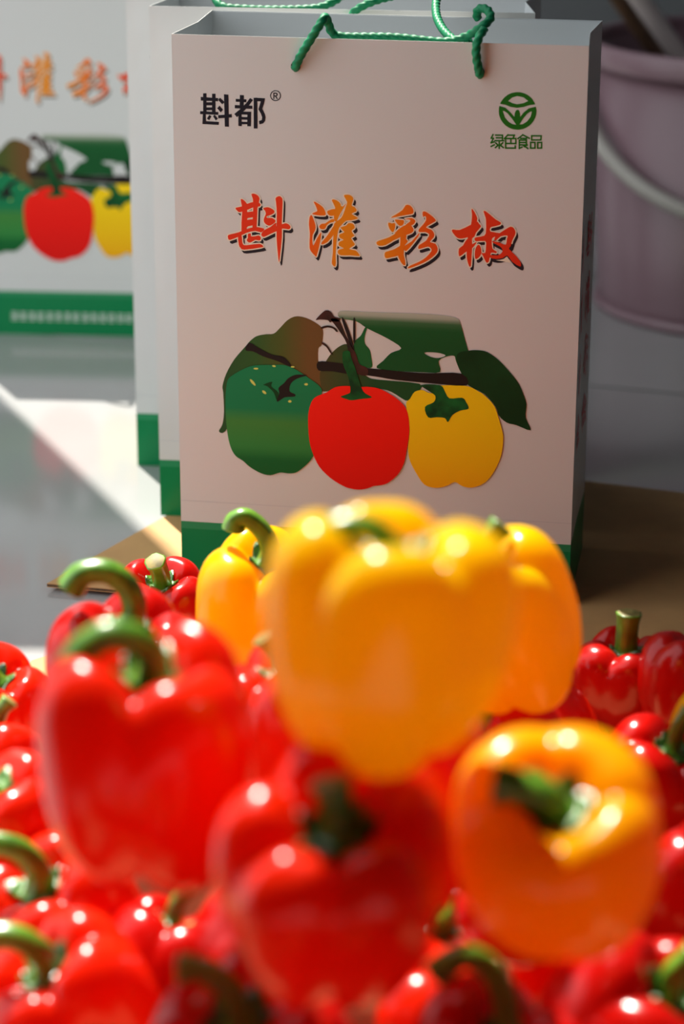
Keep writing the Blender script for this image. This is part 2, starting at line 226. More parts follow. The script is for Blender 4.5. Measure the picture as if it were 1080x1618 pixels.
EMB = [[[[2385,3780],[2391,3793],[2398,3805],[2406,3816],[2415,3827],[2426,3836],[2437,3845],[2449,3852],[2462,3858],[2475,3862],[2489,3865],[2503,3867],[2517,3867],[2531,3866],[2544,3863],[2558,3859],[2570,3854],[2583,3847],[2594,3839],[2605,3830],[2614,3820],[2622,3808],[2630,3796],[2635,3784],[2597,3778],[2553,3763],[2508,3755],[2463,3760],[2422,3775]],[[2442,3802],[2471,3828],[2506,3839],[2551,3831],[2584,3807],[2552,3790],[2507,3781],[2472,3788]]],[[[2640,3768],[2643,3756],[2645,3744],[2645,3731],[2644,3719],[2642,3706],[2639,3694],[2634,3683],[2629,3671],[2623,3661],[2615,3650],[2607,3641],[2598,3632],[2588,3625],[2578,3618],[2566,3612],[2555,3607],[2543,3604],[2530,3601],[2518,3600],[2505,3600],[2493,3601],[2481,3603],[2469,3606],[2457,3611],[2446,3616],[2435,3623],[2425,3630],[2416,3639],[2407,3648],[2400,3658],[2393,3668],[2388,3680],[2383,3691],[2380,3703],[2378,3716],[2377,3728],[2377,3741],[2378,3753],[2381,3765],[2423,3754],[2453,3729],[2490,3691],[2491,3717],[2499,3736],[2511,3743],[2523,3736],[2530,3713],[2530,3692],[2554,3723],[2588,3754]],[[2406,3731],[2418,3729],[2439,3715],[2470,3681],[2504,3635],[2476,3639],[2450,3653],[2422,3684]],[[2613,3733],[2599,3730],[2579,3716],[2555,3684],[2526,3638],[2551,3641],[2581,3662],[2605,3696]]]]
EMBTXT = [[[[2340,3559],[2328,3533],[2344,3532],[2328,3500],[2349,3507]],[[2329,3474],[2351,3486]],[[2360,3556],[2408,3557],[2409,3518]],[[2365,3537],[2408,3538]],[[2356,3516],[2418,3518]],[[2386,3517],[2387,3463]],[[2361,3500],[2373,3489]],[[2411,3503],[2399,3490]],[[2360,3467],[2377,3483]],[[2416,3469],[2397,3483]]],[[[2447,3561],[2423,3534]],[[2447,3559],[2493,3560],[2485,3541]],[[2431,3534],[2504,3537],[2505,3501],[2432,3499]],[[2431,3534],[2433,3466],[2502,3468],[2501,3484]],[[2468,3535],[2469,3500]]],[[[2553,3564],[2519,3537]],[[2553,3564],[2600,3542]],[[2539,3539],[2579,3540]],[[2529,3526],[2579,3528],[2580,3494]],[[2529,3526],[2531,3467],[2550,3477]],[[2530,3509],[2580,3511]],[[2530,3492],[2580,3494]],[[2554,3493],[2591,3469]],[[2586,3493],[2567,3481]]],[[[2616,3560],[2684,3562],[2682,3533],[2617,3530],[2616,3560]],[[2610,3513],[2641,3514],[2642,3473],[2611,3472],[2610,3513]],[[2660,3514],[2688,3515],[2689,3475],[2661,3474],[2660,3514]]]]
ILLUS = [["printed_leaf","leaf_olive",1,[[[308,1229],[337,1287],[350,1388],[346,1537],[341,1587],[372,1687],[435,1801],[520,1904],[557,1949],[606,1988],[678,2007],[738,2015],[787,2063],[847,2127],[919,2157],[1014,2135],[1100,2079],[1110,2019],[1100,1945],[1074,1914],[1076,1798],[1110,1677],[1110,1591],[1074,1576],[844,1515],[479,1420],[360,1232]]]],["printed_leaf","leaf_brown",2,[[[1134,1825],[1182,1895],[1241,1946],[1289,1961],[1325,1920],[1331,1811],[1445,1719],[1541,1700],[1838,1685],[1827,1617],[1786,1566],[1733,1551],[1625,1612],[1517,1631],[1326,1627],[1158,1593],[1104,1597],[1086,1725],[1122,1788]]]],["printed_leaf","leaf_green",2,[[[1342,1957],[1354,1994],[1395,2033],[1425,2095],[1442,2096],[1425,2034],[1425,1974],[1461,1927],[1474,1867],[1480,1794],[1421,1791],[1367,1825],[1343,1897]]]],["printed_leaf","leaf_dark",3,[[[1238,2212],[1406,2214],[1560,2216],[1913,2220],[2100,2202],[2136,2153],[2161,2071],[2193,1964],[2224,1857],[2215,1711],[2149,1780],[2106,1875],[2094,1911],[2047,1908],[1977,1868],[1990,1784],[1860,1775],[1683,1774],[1516,1790],[1563,1847],[1622,1911],[1698,1951],[1597,2019],[1442,2090],[1359,2140],[1238,2158]],[[1870,1926],[1964,1931],[2029,1913],[1977,1890],[1918,1896]]]],["printed_leaf","leaf_deep",4,[[[2199,1958],[2269,1965],[2339,1953],[2422,1897],[2506,1811],[2579,1718],[2629,1599],[2636,1551],[2633,1465],[2673,1372],[2564,1406],[2493,1421],[2433,1473],[2408,1539],[2323,1632],[2204,1692],[2155,1769],[2112,1875],[2123,1936]]]],["printed_branch","branch",5,[[[527,1910],[559,1936],[629,1897],[725,1853],[798,1845],[834,1822],[870,1775],[845,1773],[761,1806],[653,1837],[581,1870],[526,1874]]]],["printed_branch","branch",5,[[[1074,1816],[1182,1818],[1277,1810],[1373,1807],[1445,1786],[1540,1783],[1742,1771],[1919,1772],[2149,1780],[2192,1692],[1968,1692],[1660,1706],[1517,1723],[1373,1734],[1278,1735],[1182,1748],[1076,1749]]]],["printed_branch","twig",6,[[[1169,2149],[1229,2145],[1277,2039],[1324,1957],[1361,1885],[1385,1814],[1445,1786],[1445,1731],[1373,1740],[1313,1834],[1289,1967],[1241,2049],[1193,2114]]]],["printed_branch","branch",6,[[[1252,2147],[1271,2148],[1324,2017],[1346,1921],[1319,1956]]]],["printed_branch","branch",6,[[[1338,2151],[1352,2151],[1353,1988],[1339,1988]]]],["printed_bud","twig",6,[[[1056,2137],[1098,2187],[1133,2213],[1169,2203],[1193,2168],[1240,2158],[1229,2133],[1181,2131],[1163,2122],[1145,2139],[1086,2141]]]],["printed_branch","twig",6,[[[1100,2085],[1145,2098],[1193,2088],[1223,2058],[1211,2053],[1187,2075],[1145,2083],[1100,2070]]]],["printed_branch","twig",6,[[[1104,1970],[1146,1941],[1182,1882],[1170,1882],[1136,1932],[1104,1953]]]],["printed_pepper","print_green",7,[[[384,1638],[421,1677],[507,1731],[592,1763],[725,1773],[809,1778],[869,1762],[918,1740],[990,1695],[1074,1638],[1104,1590],[1086,1515],[1074,1403],[1074,1266],[1074,1166],[1062,1103],[1037,1076],[1013,1037],[964,984],[903,936],[842,926],[781,929],[707,903],[633,914],[548,959],[493,1006],[438,1041],[402,1102],[378,1202],[366,1339],[364,1488],[371,1576]]]],["printed_stem","branch",8,[[[759,1498],[778,1560],[772,1597],[815,1637],[845,1675],[905,1707],[990,1707],[917,1679],[869,1639],[857,1577],[899,1555],[893,1536],[820,1526],[772,1492]]]],["printed_calyx","leaf_deep",8,[[[657,1616],[724,1644],[718,1607],[772,1560],[759,1498],[736,1558],[687,1605]]]],["printed_glint","glint",8,[[[619,1740],[614,1734],[601,1731],[588,1733],[583,1738],[588,1743],[601,1746],[614,1745]]]],["printed_glint","glint",8,[[[753,1764],[748,1759],[738,1758],[728,1762],[725,1767],[730,1772],[741,1773],[750,1769]]]],["printed_glint","glint",8,[[[596,1606],[585,1609],[568,1623],[556,1642],[556,1654],[567,1651],[583,1637],[595,1618]]]],["printed_glint","glint",8,[[[678,1546],[669,1544],[656,1550],[648,1561],[648,1570],[657,1572],[669,1566],[678,1555]]]],["printed_glint","glint",8,[[[896,1767],[892,1763],[882,1761],[871,1762],[867,1766],[871,1771],[882,1773],[892,1772]]]],["printed_glint","glint",8,[[[998,1638],[994,1631],[984,1628],[973,1630],[969,1636],[973,1642],[984,1646],[994,1644]]]],["printed_glint","glint",8,[[[872,1497],[868,1490],[859,1487],[849,1489],[845,1496],[849,1503],[859,1507],[868,1504]]]],["printed_pepper","print_red",9,[[[998,1374],[1014,1474],[1050,1538],[1134,1580],[1206,1627],[1290,1641],[1398,1639],[1446,1643],[1529,1635],[1601,1605],[1673,1560],[1733,1501],[1761,1417],[1766,1293],[1749,1168],[1727,1054],[1680,964],[1608,897],[1548,874],[1499,865],[1451,843],[1390,830],[1330,834],[1269,851],[1171,908],[1086,991],[1037,1089],[1007,1200]]]],["printed_stem","stem_print",10,[[[1259,1892],[1283,1912],[1313,1907],[1325,1859],[1361,1764],[1404,1631],[1434,1590],[1482,1562],[1398,1545],[1326,1531],[1290,1539],[1245,1555],[1290,1576],[1320,1602],[1302,1711],[1265,1807]]]],["printed_pepper","print_yellow",8,[[[1739,1526],[1768,1565],[1803,1622],[1862,1640],[1904,1621],[1957,1624],[1992,1680],[2110,1687],[2204,1686],[2276,1653],[2323,1625],[2396,1550],[2433,1454],[2465,1346],[2471,1284],[2458,1160],[2408,1033],[2339,941],[2244,898],[2172,906],[2116,934],[2053,899],[1969,879],[1885,901],[1824,985],[1774,1082],[1759,1181],[1769,1294],[1764,1392]]]],["printed_stem","stem_print",10,[[[1850,1679],[1992,1684],[2028,1640],[2064,1587],[2159,1596],[2189,1563],[2208,1515],[2149,1497],[2090,1460],[2056,1402],[2032,1432],[1972,1435],[1907,1431],[1882,1510],[1947,1550],[1958,1600],[1910,1634]]]]]
ROPE1 = [[[0.0902,0.004,0.3985],[0.0916,-0.003,0.4009],[0.0963,-0.006,0.4096],[0.1039,-0.007,0.4216],[0.1105,-0.006,0.4323],[0.1126,0.0,0.4355],[0.1139,0.006,0.429],[0.1165,0.009,0.4228],[0.1251,0.01,0.4207],[0.1595,0.01,0.4212],[0.1959,0.01,0.4191],[0.2117,0.01,0.4231],[0.2224,0.006,0.4301],[0.2287,0.012,0.4357],[0.2263,0.02,0.4403],[0.2206,0.026,0.4412],[0.2171,0.03,0.4379],[0.2172,0.034,0.4324]],[[0.2229,0.004,0.3975],[0.2237,-0.003,0.4],[0.222,-0.006,0.4093],[0.2214,-0.006,0.4181],[0.2232,-0.004,0.4254],[0.226,0.002,0.4299]],[[0.1806,0.12,0.4528],[0.1783,0.11,0.44],[0.1793,0.09,0.4323],[0.1858,0.06,0.4259],[0.1973,0.03,0.4203],[0.2087,0.016,0.4181],[0.2156,0.012,0.4193]]]
ROPE2 = [[[0.0463,0.03,0.428],[0.0502,0.018,0.4227],[0.0562,0.012,0.4197],[0.0665,0.01,0.4187],[0.0954,0.01,0.4182],[0.1277,0.01,0.4198],[0.1408,0.012,0.4236],[0.1488,0.02,0.4281]],[[0.1576,-0.005,0.4141],[0.1616,-0.006,0.4201],[0.1694,-0.006,0.425],[0.1795,-0.004,0.4288],[0.1922,0.006,0.4311]]]


def smooth_poly(poly, n=3): return [(p.x, p.y) for p in catmull([Vector((a, b, 0)) for a, b in poly], n, True)]
def area(p): return 0.5*sum(p[i][0]*p[(i+1) % len(p)][1] - p[(i+1) % len(p)][0]*p[i][1] for i in range(len(p)))
def inflate(p, d):
    if area(p) < 0: p = p[::-1]
    out = []; n = len(p)
    for i in range(n):
        a = Vector((p[i][0]-p[i-1][0], p[i][1]-p[i-1][1])); b = Vector((p[(i+1) % n][0]-p[i][0], p[(i+1) % n][1]-p[i][1]))
        a = a.normalized() if a.length > 1e-6 else b.normalized(); b = b.normalized() if b.length > 1e-6 else a
        t = a + b
        if t.length < 0.3: t = a
        t.normalize(); out.append((p[i][0] + t.y*d, p[i][1] - t.x*d))
    return out
def stroke(line, w):
    out = []
    for (x0, y0), (x1, y1) in zip(line[:-1], line[1:]):
        d = Vector((x1-x0, y1-y0)); d.normalize(); n = Vector((-d.y, d.x))*w/2; e = d*w/2
        out.append([(x0-e.x+n.x, y0-e.y+n.y), (x1+e.x+n.x, y1+e.y+n.y), (x1+e.x-n.x, y1+e.y-n.y), (x0-e.x-n.x, y0-e.y-n.y)])
    return out
def flat(shapes, parent, name, mats, S=1e-4, tf=None):
    """shapes: [(list of loops [outer, hole...], layer, material index)] -> one thin printed mesh lying on the panel."""
    V, Fc, mi = [], [], []
    for idx, (loops, layer, k) in enumerate(shapes):
        base = len(V); y = -0.00012 - layer*0.00009 - (idx % 14)*0.000006
        vl = [[Vector((a, b, 0)) for a, b in lp] for lp in loops]
        for lp in vl:
            for v in lp:
                V.append((v.x*S, y, v.y*S) if tf is None else tf(v.x*S, v.y*S, idx))
        for t in tessellate_polygon(vl): Fc.append(tuple(base + q for q in t)); mi.append(k)
    return mesh_obj(name, V, Fc, mats, parent, midx=mi)

BAG_W, BAG_H, BAG_D = 0.300, 0.4205, 0.1307
def title_shapes(g):
    sh = []
    polys = [smooth_poly(q, 2) for q in g]
    for q in polys: sh.append(([[(a+16, b-25) for a, b in inflate(q, 4)]], 0, 0))
    for q in polys: sh.append(([inflate(q, 9)], 1, 1))
    for q in polys: sh.append(([q], 2, 2))
    return sh
def make_bag(paper, ropes, bulge):
    root = empty('gift_bag')
    th = 0.0005
    def grid_panel(name, fn, nu, nv, m):
        V = [fn(i/nu, j/nv, 0) for j in range(nv+1) for i in range(nu+1)]
        n0 = len(V); V += [fn(i/nu, j/nv, 1) for j in range(nv+1) for i in range(nu+1)]
        Fc = []; mi = []
        for j in range(nv):
            for i in range(nu):
                a = j*(nu+1)+i; Fc.append((a, a+1, a+nu+2, a+nu+1)); mi.append(0)
                Fc.append((n0+a, n0+a+nu+1, n0+a+nu+2, n0+a+1)); mi.append(1)
        rim = [(j*(nu+1), (j+1)*(nu+1)) for j in range(nv)] + [(j*(nu+1)+nu, (j+1)*(nu+1)+nu) for j in range(nv)] + [(i, i+1) for i in range(nu)] + [(nv*(nu+1)+i, nv*(nu+1)+i+1) for i in range(nu)]
        for a, b in rim: Fc.append((a, b, n0+b, n0+a)); mi.append(0)
        return mesh_obj(name, V, Fc, [m, M['lining']], root, midx=mi)
    front = grid_panel('front_panel', lambda u, v, s: (u*BAG_W, th*s, v*BAG_H), 1, 1, paper)
    grid_panel('back_panel', lambda u, v, s: (u*BAG_W, BAG_D - th*s, v*BAG_H), 1, 1, paper)
    def side(sgn):
        def fn(u, v, s):
            k = 1 - abs(2*u-1); fold = bulge*k*min(1, v*1.2)
            x = BAG_W - fold - th*s*0.9 if sgn > 0 else fold + th*s*0.9
            return (x, th + u*(BAG_D-2*th), v*BAG_H)
        return grid_panel('side_panel', fn, 6, 10, paper)
    sr = side(1); side(-1)
    bvx, bfx = box((0.001, 0.001, 0.0), (BAG_W-0.001, BAG_D-0.001, 0.001)); mesh_obj('base_panel', bvx, bfx, paper, root)
    # folded-over rim inside the mouth
    bvx, bfx = box((0.002, 0.0006, BAG_H-0.045), (BAG_W-0.002, 0.0011, BAG_H-0.0006)); mesh_obj('rim_fold', bvx, bfx, M['lining'], root)
    bvx, bfx = box((0.002, BAG_D-0.0011, BAG_H-0.045), (BAG_W-0.002, BAG_D-0.0006, BAG_H-0.0006)); mesh_obj('rim_fold', bvx, bfx, M['lining'], root)
    # crease above the band
    bvx, bfx = box((0.0, -0.00010, 0.0655), (BAG_W, -0.00005, 0.0659)); mesh_obj('fold_line', bvx, bfx, M['lining'], front)
    # print
    for g in TITLE:
        flat(title_shapes(g), front, 'title_character', [M['shadow_ink'], M['cream'], M['title']])
    for g in BRAND: flat([([q], 0, 0) for q in g], front, 'brand_character', [M['ink']])
    flat([(q, 0, 0) for q in REG], front, 'registered_mark', [M['ink']])
    flat([([smooth_poly(l, 1) for l in q], 0, 0) for q in EMB], front, 'leaf_emblem', [M['green_ink']])
    for g in EMBTXT: flat([([q], 0, 0) for l in g for q in stroke(l, 11)], front, 'emblem_character', [M['green_ink']])
    for name, m, layer, loops in ILLUS:
        flat([([smooth_poly(l, 3) for l in loops], layer, 0)], front, name, [M[m]])
    # a line of small white characters in the band
    rng = random.Random(5)
    xs = [0.052 + 0.0098*k for k in range(2)] + [0.085 + 0.0098*k for k in range(17)]
    for x in xs:
        S = []; c = x*1e4; z0 = 205; w, h = 28, 38
        for q in range(3): S += stroke([(c-w, z0-h+q*h), (c+w, z0-h+q*h)], 10)
        S += stroke([(c-w*rng.choice((0, 1)), z0-h), (c-w*rng.choice((0, .6)), z0+h)], 10)
        S += stroke([(c+w*rng.choice((0, 1, .5)), z0-h), (c+w*rng.choice((.5, 1)), z0+h)], 10)
        flat([([q], 0, 0) for q in S], front, 'band_character', [M['white_ink']])
    # the same four characters run down each side, then small green lines
    for half in (0, 1):
        for k, g in enumerate(TITLE):
            cx = sum(p[0] for q in g for p in q)/sum(len(q) for q in g)*1e-4; cz = sum(p[1] for q in g for p in q)/sum(len(q) for q in g)*1e-4
            zc = 0.265 - 0.047*k; yc = (0.038, 0.095)[half]
            def tf(a, b, layer, cx=cx, cz=cz, zc=zc, yc=yc):
                y = yc + (a-cx)*0.75; z = zc + (b-cz)*0.75; u = y/BAG_D; fold = bulge*(1-abs(2*u-1))*min(1, z/BAG_H*1.2)
                return (BAG_W - fold + 0.0004 + layer*0.00001, y, z)
            flat([([smooth_poly(q, 1)], 0, 0) for q in g], sr, 'side_character', [M['red_ink']], tf=tf)
    # cord handles
    for L in ropes:
        P = catmull([Vector(p) for p in L], 40)
        # resample evenly
        R = [P[0]]; acc = 0.0
        for a, b in zip(P[:-1], P[1:]):
            acc += (b-a).length
            if acc > 0.0008: R.append(b); acc = 0.0
        V, Fc = tube(R, 0.0030, 15, 0.12, 3, 2*math.pi*3/0.018)
        mesh_obj('cord_handle', V, Fc, M['cord'], root, smooth=True)
    for u in (0.0910, 0.2235):
        t = [Vector((u, -0.0002, 0.4))+Vector((0.0036*math.cos(a), -0.0002, 0.0036*math.sin(a))) for a in [2*math.pi*k/16 for k in range(16)]]
        mesh_obj('cord_hole_disc', t, [tuple(range(16))], M['ink'], front)  # flat black disc; the hole's darkness is put into its colour
    return root
GB = 'pepper gift bags'
bag1 = make_bag(M['paper'], ROPE1, 0.004); bag1.location = (-0.12389, 1.75652, 0.0); bag1.rotation_euler = (0, 0, -0.17157)
tag(bag1, 'tall white gift bag standing nearest, its whole printed front in view behind the peppers', 'gift bag', GB)
bag2 = make_bag(M['paper_creased'], ROPE2, 0.010); bag2.location = (-0.1515, 1.9084, 0.0); bag2.rotation_euler = (0, 0, -0.1123)
tag(bag2, 'white gift bag directly behind the nearest bag, only its left edge and rim showing', 'gift bag', GB)
def copy_tree(o, parent=None):
    c = o.copy(); COL.objects.link(c); c.parent = parent
    for ch in list(o.children): copy_tree(ch, c)
    return c
bag3 = copy_tree(bag2); bag3.location = (-0.1832, 2.0600, FLOOR_Z); bag3.rotation_euler = (0, 0, -0.10)
bag3['label'] = 'white gift bag third in the row, a narrow creased strip beside the far bag'
bag4 = copy_tree(bag1); bag4.location = (-0.4334, 2.5142, FLOOR_Z); bag4.rotation_euler = (-0.028, 0, -0.0622); bag4.scale = (0.971, 0.971, 0.971)
bag4['label'] = 'white gift bag furthest back at the left edge, white lettering on its green band'

# ------------------------------------------------------------------ cardboard sheets
def card(name, poly, z0, z1, label):
    n = len(poly); r = empty(name, (poly[0][0], poly[0][1], z0)); tag(r, label, 'cardboard', 'cardboard sheets on the floor')
    ox, oy = poly[0]
    P = [(x-ox, y-oy) for x, y in poly]
    h = z1-z0; t = 0.0006
    for nm, a, b, m in (('liner', h-t, h, M['card']), ('liner', 0, t, M['card']), ('fluting', t, h-t, M['card_edge'])):
        V = [(x, y, a) for x, y in P] + [(x, y, b) for x, y in P]
        Fc = [tuple(range(n-1, -1, -1)), tuple(range(n, 2*n))] + [(i, (i+1) % n, n+(i+1) % n, n+i) for i in range(n)]
        mesh_obj(nm, V, Fc, m, r)
    return r
card('cardboard_sheet', [(-0.228, 1.748), (-0.160, 1.733), (0.10, 1.640), (0.44, 1.52), (0.52, 1.885), (-0.048, 2.102)], -0.003, 0.0, 'flat brown cardboard sheet lying under the nearest gift bags')
card('cardboard_sheet', [(-0.222, 1.602), (-0.33, 1.02), (-0.30, 0.66), (0.34, 0.60), (0.46, 1.42), (0.42, 1.50), (-0.10, 1.69), (-0.13, 1.69)], -0.006, -0.0032, 'brown cardboard sheet under the pepper heap, one corner peeking out at the left')

# ------------------------------------------------------------------ pink pail with a hanging bail, and the two sticks in it
def revolve(prof, n=64, closed=False):
    V = []; Fc = []; m = len(prof)
    for i in range(n):
        a = 2*math.pi*i/n
        for r, z in prof: V.append((r*math.cos(a), r*math.sin(a), z))
    for i in range(n):
        for j in range(m if closed else m-1):
            a = i*m+j; b = i*m+(j+1) % m; c = ((i+1) % n)*m+(j+1) % m; d = ((i+1) % n)*m+j
            Fc.append((a, d, c, b))
    return V, Fc
pail = empty('pail', (0.452, 2.655, FLOOR_Z)); tag(pail, 'large mauve-pink plastic pail on the floor at the right edge, behind the gift bag', 'pail')
V, Fc = revolve([(0.0, 0.012), (0.155, 0.012), (0.160, 0.03), (0.178, 0.285), (0.1805, 0.285), (0.1655, 0.02), (0.164, 0.008), (0.160, 0.004), (0.0, 0.004)])
mesh_obj('body', V, Fc, M['pail'], pail, smooth=True)
V, Fc = revolve([(0.1785, 0.272), (0.186, 0.270), (0.1885, 0.275), (0.1885, 0.292), (0.185, 0.297), (0.179, 0.297), (0.1775, 0.292)], 64, True)
mesh_obj('rim', V, Fc, M['pail'], pail, smooth=True)
V, Fc = revolve([(0.160, 0.0), (0.168, 0.0), (0.170, 0.005), (0.168, 0.012), (0.160, 0.010)], 64, True)
mesh_obj('foot_ring', V, Fc, M['pail'], pail, smooth=True)
path = []
for k in range(41):
    a = math.pi*k/40
    xx = -0.196*math.cos(a); zz = 0.280 - 0.152*max(math.sin(a), 0.0)**0.7
    rr = 0.178 - (0.285-zz)*0.045 + 0.018      # the bail lies against the pail's front
    yy = -math.sqrt(max(rr*rr - min(abs(xx), rr)**2, 0.0)) - 0.004
    path.append(Vector((xx, yy, zz)))
V, Fc = tube(path, 0.0085, 14); mesh_obj('bail_handle', V, Fc, M['bail'], pail, smooth=True)
for s in (-1, 1):
    V, Fc = tube([Vector((s*0.182, 0, 0.282)), Vector((s*0.204, 0, 0.282))], 0.014, 16); mesh_obj('bail_lug', V, Fc, M['pail'], pail, smooth=True)

def stick(name, p0, p1, r, m, label, cat):
    root = empty(name, p0); tag(root, label, cat, 'sticks leaning in the pail')
    d = Vector(p1) - Vector(p0); n = 8
    P = [d*(k/n) for k in range(n+1)]
    V, Fc = tube(P, [r*(1.0 if 0 < k < n else 0.8) for k in range(n+1)], 16); mesh_obj('shaft', V, Fc, m, root, smooth=True)
    V, Fc = tube([d*0.0, d*0.02], r*1.15, 16); mesh_obj('end_cap', V, Fc, M['wood'], root, smooth=True)
    return root
stick('mop_stick', (0.4385, 2.7812, 0.1477), (-0.0715, 2.4233, 0.811), 0.0085, M['wood'], 'dark brown wooden stick leaning out of the pink pail', 'stick')
stick('mop_stick', (0.462, 2.7706, 0.1459), (-0.0877, 2.7316, 0.87), 0.0125, M['pale_stick'], 'thick pale stick leaning out of the pink pail beside the brown one', 'stick')


# ------------------------------------------------------------------ bell peppers
RIDGE = [(0, .84), (.12, .845), (.25, .875), (.38, .945), (.55, 1.0), (.74, .985), (.90, .91), (.985, .78), (1.0, .62), (.965, .45), (.895, .3), (.79, .15), (.65, .045), (.48, .0), (.32, .02), (.18, .06), (0, .09)]
GROOVE = [(0, .83), (.12, .83), (.24, .84), (.36, .865), (.49, .895), (.64, .885), (.77, .83), (.85, .73), (.88, .6), (.86, .45), (.80, .32), (.69, .2), (.54, .115), (.38, .085), (.25, .08), (.14, .085), (0, .09)]
def prof(tab, t):
    x = t*(len(tab)-1); i = min(int(x), len(tab)-2); f = x-i
    p0, p1, p2, p3 = tab[max(i-1, 0)], tab[i], tab[i+1], tab[min(i+2, len(tab)-1)]
    o = []
    for k in (0, 1):
        a, b, c, d = p0[k], p1[k], p2[k], p3[k]
        if i == 0 and k == 0: a = -c
        o.append(0.5*(2*b + (c-a)*f + (2*a-5*b+4*c-d)*f*f + (3*b-a-3*c+d)*f**3))
    return o
class Shape:
    def __init__(self, R, H, n, seed, taper=0.0, groove=1.0, flat_side=0.0):
        self.R, self.H, self.n, self.taper, self.groove = R, H, n, taper, groove
        g = random.Random(seed)
        self.ph = g.uniform(0, 6.283); self.w1 = g.uniform(-.28, .28); self.w2 = g.uniform(0, 6.283)
        self.lobe_r = [g.uniform(-.07, .05) for _ in range(n)]; self.lobe_z = [g.uniform(-.05, .03) for _ in range(n)]; self.lobe_b = [g.uniform(-.02, .05) for _ in range(n)]
        self.lean = (g.uniform(-.06, .06), g.uniform(-.06, .06)); self.sd = seed*7.31
        self.ell = g.uniform(-.04, .04)
    def at(self, t, th):
        n = self.n
        a = th + self.ph + self.w1*math.sin(th + self.w2)*0.8
        c = n*a/2.0
        m = abs(math.cos(c)); Lc = 1 - (1-m)**1.8; Ls = 0.5 + 0.5*math.cos(2*c)
        w = max(0.0, 1 - t/0.5) if t < .5 else max(0.0, (t-.62)/.38)
        w = min(1, w*1.6 + 0.25)
        L = Ls*(1-w) + Lc*w
        # per-lobe values blended round the fruit
        x = (a*n/(2*math.pi)) % n; i0 = int(round(x)) % n
        fr = x - round(x); j0 = (i0 + (1 if fr > 0 else -1)) % n; bl = abs(fr); bl = bl*bl*(3-2*bl)
        lr = self.lobe_r[i0]*(1-bl) + self.lobe_r[j0]*bl; lz = self.lobe_z[i0]*(1-bl) + self.lobe_z[j0]*bl; lb = self.lobe_b[i0]*(1-bl) + self.lobe_b[j0]*bl
        r1, z1 = prof(RIDGE, t); r0, z0 = prof(GROOVE, t)
        g = self.groove
        r0 = r1 + (r0-r1)*g; z0 = z1 + (z0-z1)*g
        r = r0 + (r1-r0)*L; z = z0 + (z1-z0)*L
        k = min(1, r*1.6)
        r *= 1 + lr*k
        z += lz*k*max(0, (z-.6)/.4) + lb*k*max(0, (.4-z)/.4)
        r *= 1 - self.taper*(1-z)
        ex = 1 + self.ell*math.cos(2*th)
        p = Vector((self.R*r*ex*math.cos(th), self.R*r*ex*math.sin(th), self.H*z))
        nz = noise.noise(Vector((p.x, p.y, p.z))*28 + Vector((self.sd, 0, 0)))*0.020*self.R*k
        p.x += self.lean[0]*self.R*(1-z)*1.2 + nz*math.cos(th); p.y += self.lean[1]*self.R*(1-z)*1.2 + nz*math.sin(th)
        return p
def body_mesh(sh, nt, na):
    V = [sh.at(0, 0)]; Fc = []
    for j in range(1, nt):
        for i in range(na): V.append(sh.at(j/nt, 2*math.pi*i/na))
    V.append(sh.at(1, 0)); L = len(V)-1
    for i in range(na): Fc.append((0, 1+i, 1+(i+1) % na))
    for j in range(nt-2):
        a = 1+j*na; b = a+na
        for i in range(na): Fc.append((a+i, b+i, b+(i+1) % na, a+(i+1) % na))
    a = 1+(nt-2)*na
    for i in range(na): Fc.append((a+i, L, a+(i+1) % na))
    return V, Fc
def calyx_mesh(sh, seed, nt=6, na=48):
    g = random.Random(seed); k = g.choice((5, 6, 7)); ph = g.uniform(0, 6)
    R = sh.R; V = [sh.at(0, 0) + Vector((0, 0, .05*R))]; Fc = []
    for j in range(1, nt+2):
        for i in range(na):
            th = 2*math.pi*i/na
            tc = 0.150 + 0.022*math.cos(k*th+ph) + 0.010*math.sin(2*th+ph*2)
            f = min(j, nt)/nt
            p = sh.at(tc*f, th)
            b = noise.noise(Vector((p.x, p.y, seed))*140)*0.02*R
            p.z += (0.05*R*(1-f*0.35) + b + (0.030*R if j == nt else 0)) if j <= nt else -0.03*R
            V.append(p)
    for i in range(na): Fc.append((0, 1+i, 1+(i+1) % na))
    for j in range(nt):
        a = 1+j*na; b = a+na
        for i in range(na): Fc.append((a+i, b+i, b+(i+1) % na, a+(i+1) % na))
    return V, Fc
def stem_mesh(sh, pts, r0=0.12):
    R = sh.R; top = sh.at(0, 0)
    P = catmull([top + Vector(p)*R for p in pts], 7)
    n = len(P); rad = []
    for i in range(n):
        s = i/(n-1)
        rad.append(R*(r0 + 0.13*max(0, 1-s*5.0)**1.5 + 0.035*max(0, (s-.75)/.25)))
    P.append(P[-1] + (P[-1]-P[-2]).normalized()*R*0.015); rad.append(rad[-1]*0.88)
    V, Fc = tube(P, rad, 15, 0.07, 5, 25.0)
    mi = [0]*len(Fc); mi[-1] = 1
    return V, Fc, mi
STEM0 = [(0, 0, -.02), (0, 0, .25), (.08, 0, .5), (.22, .04, .68)]
PG = 'bell peppers in the heap'
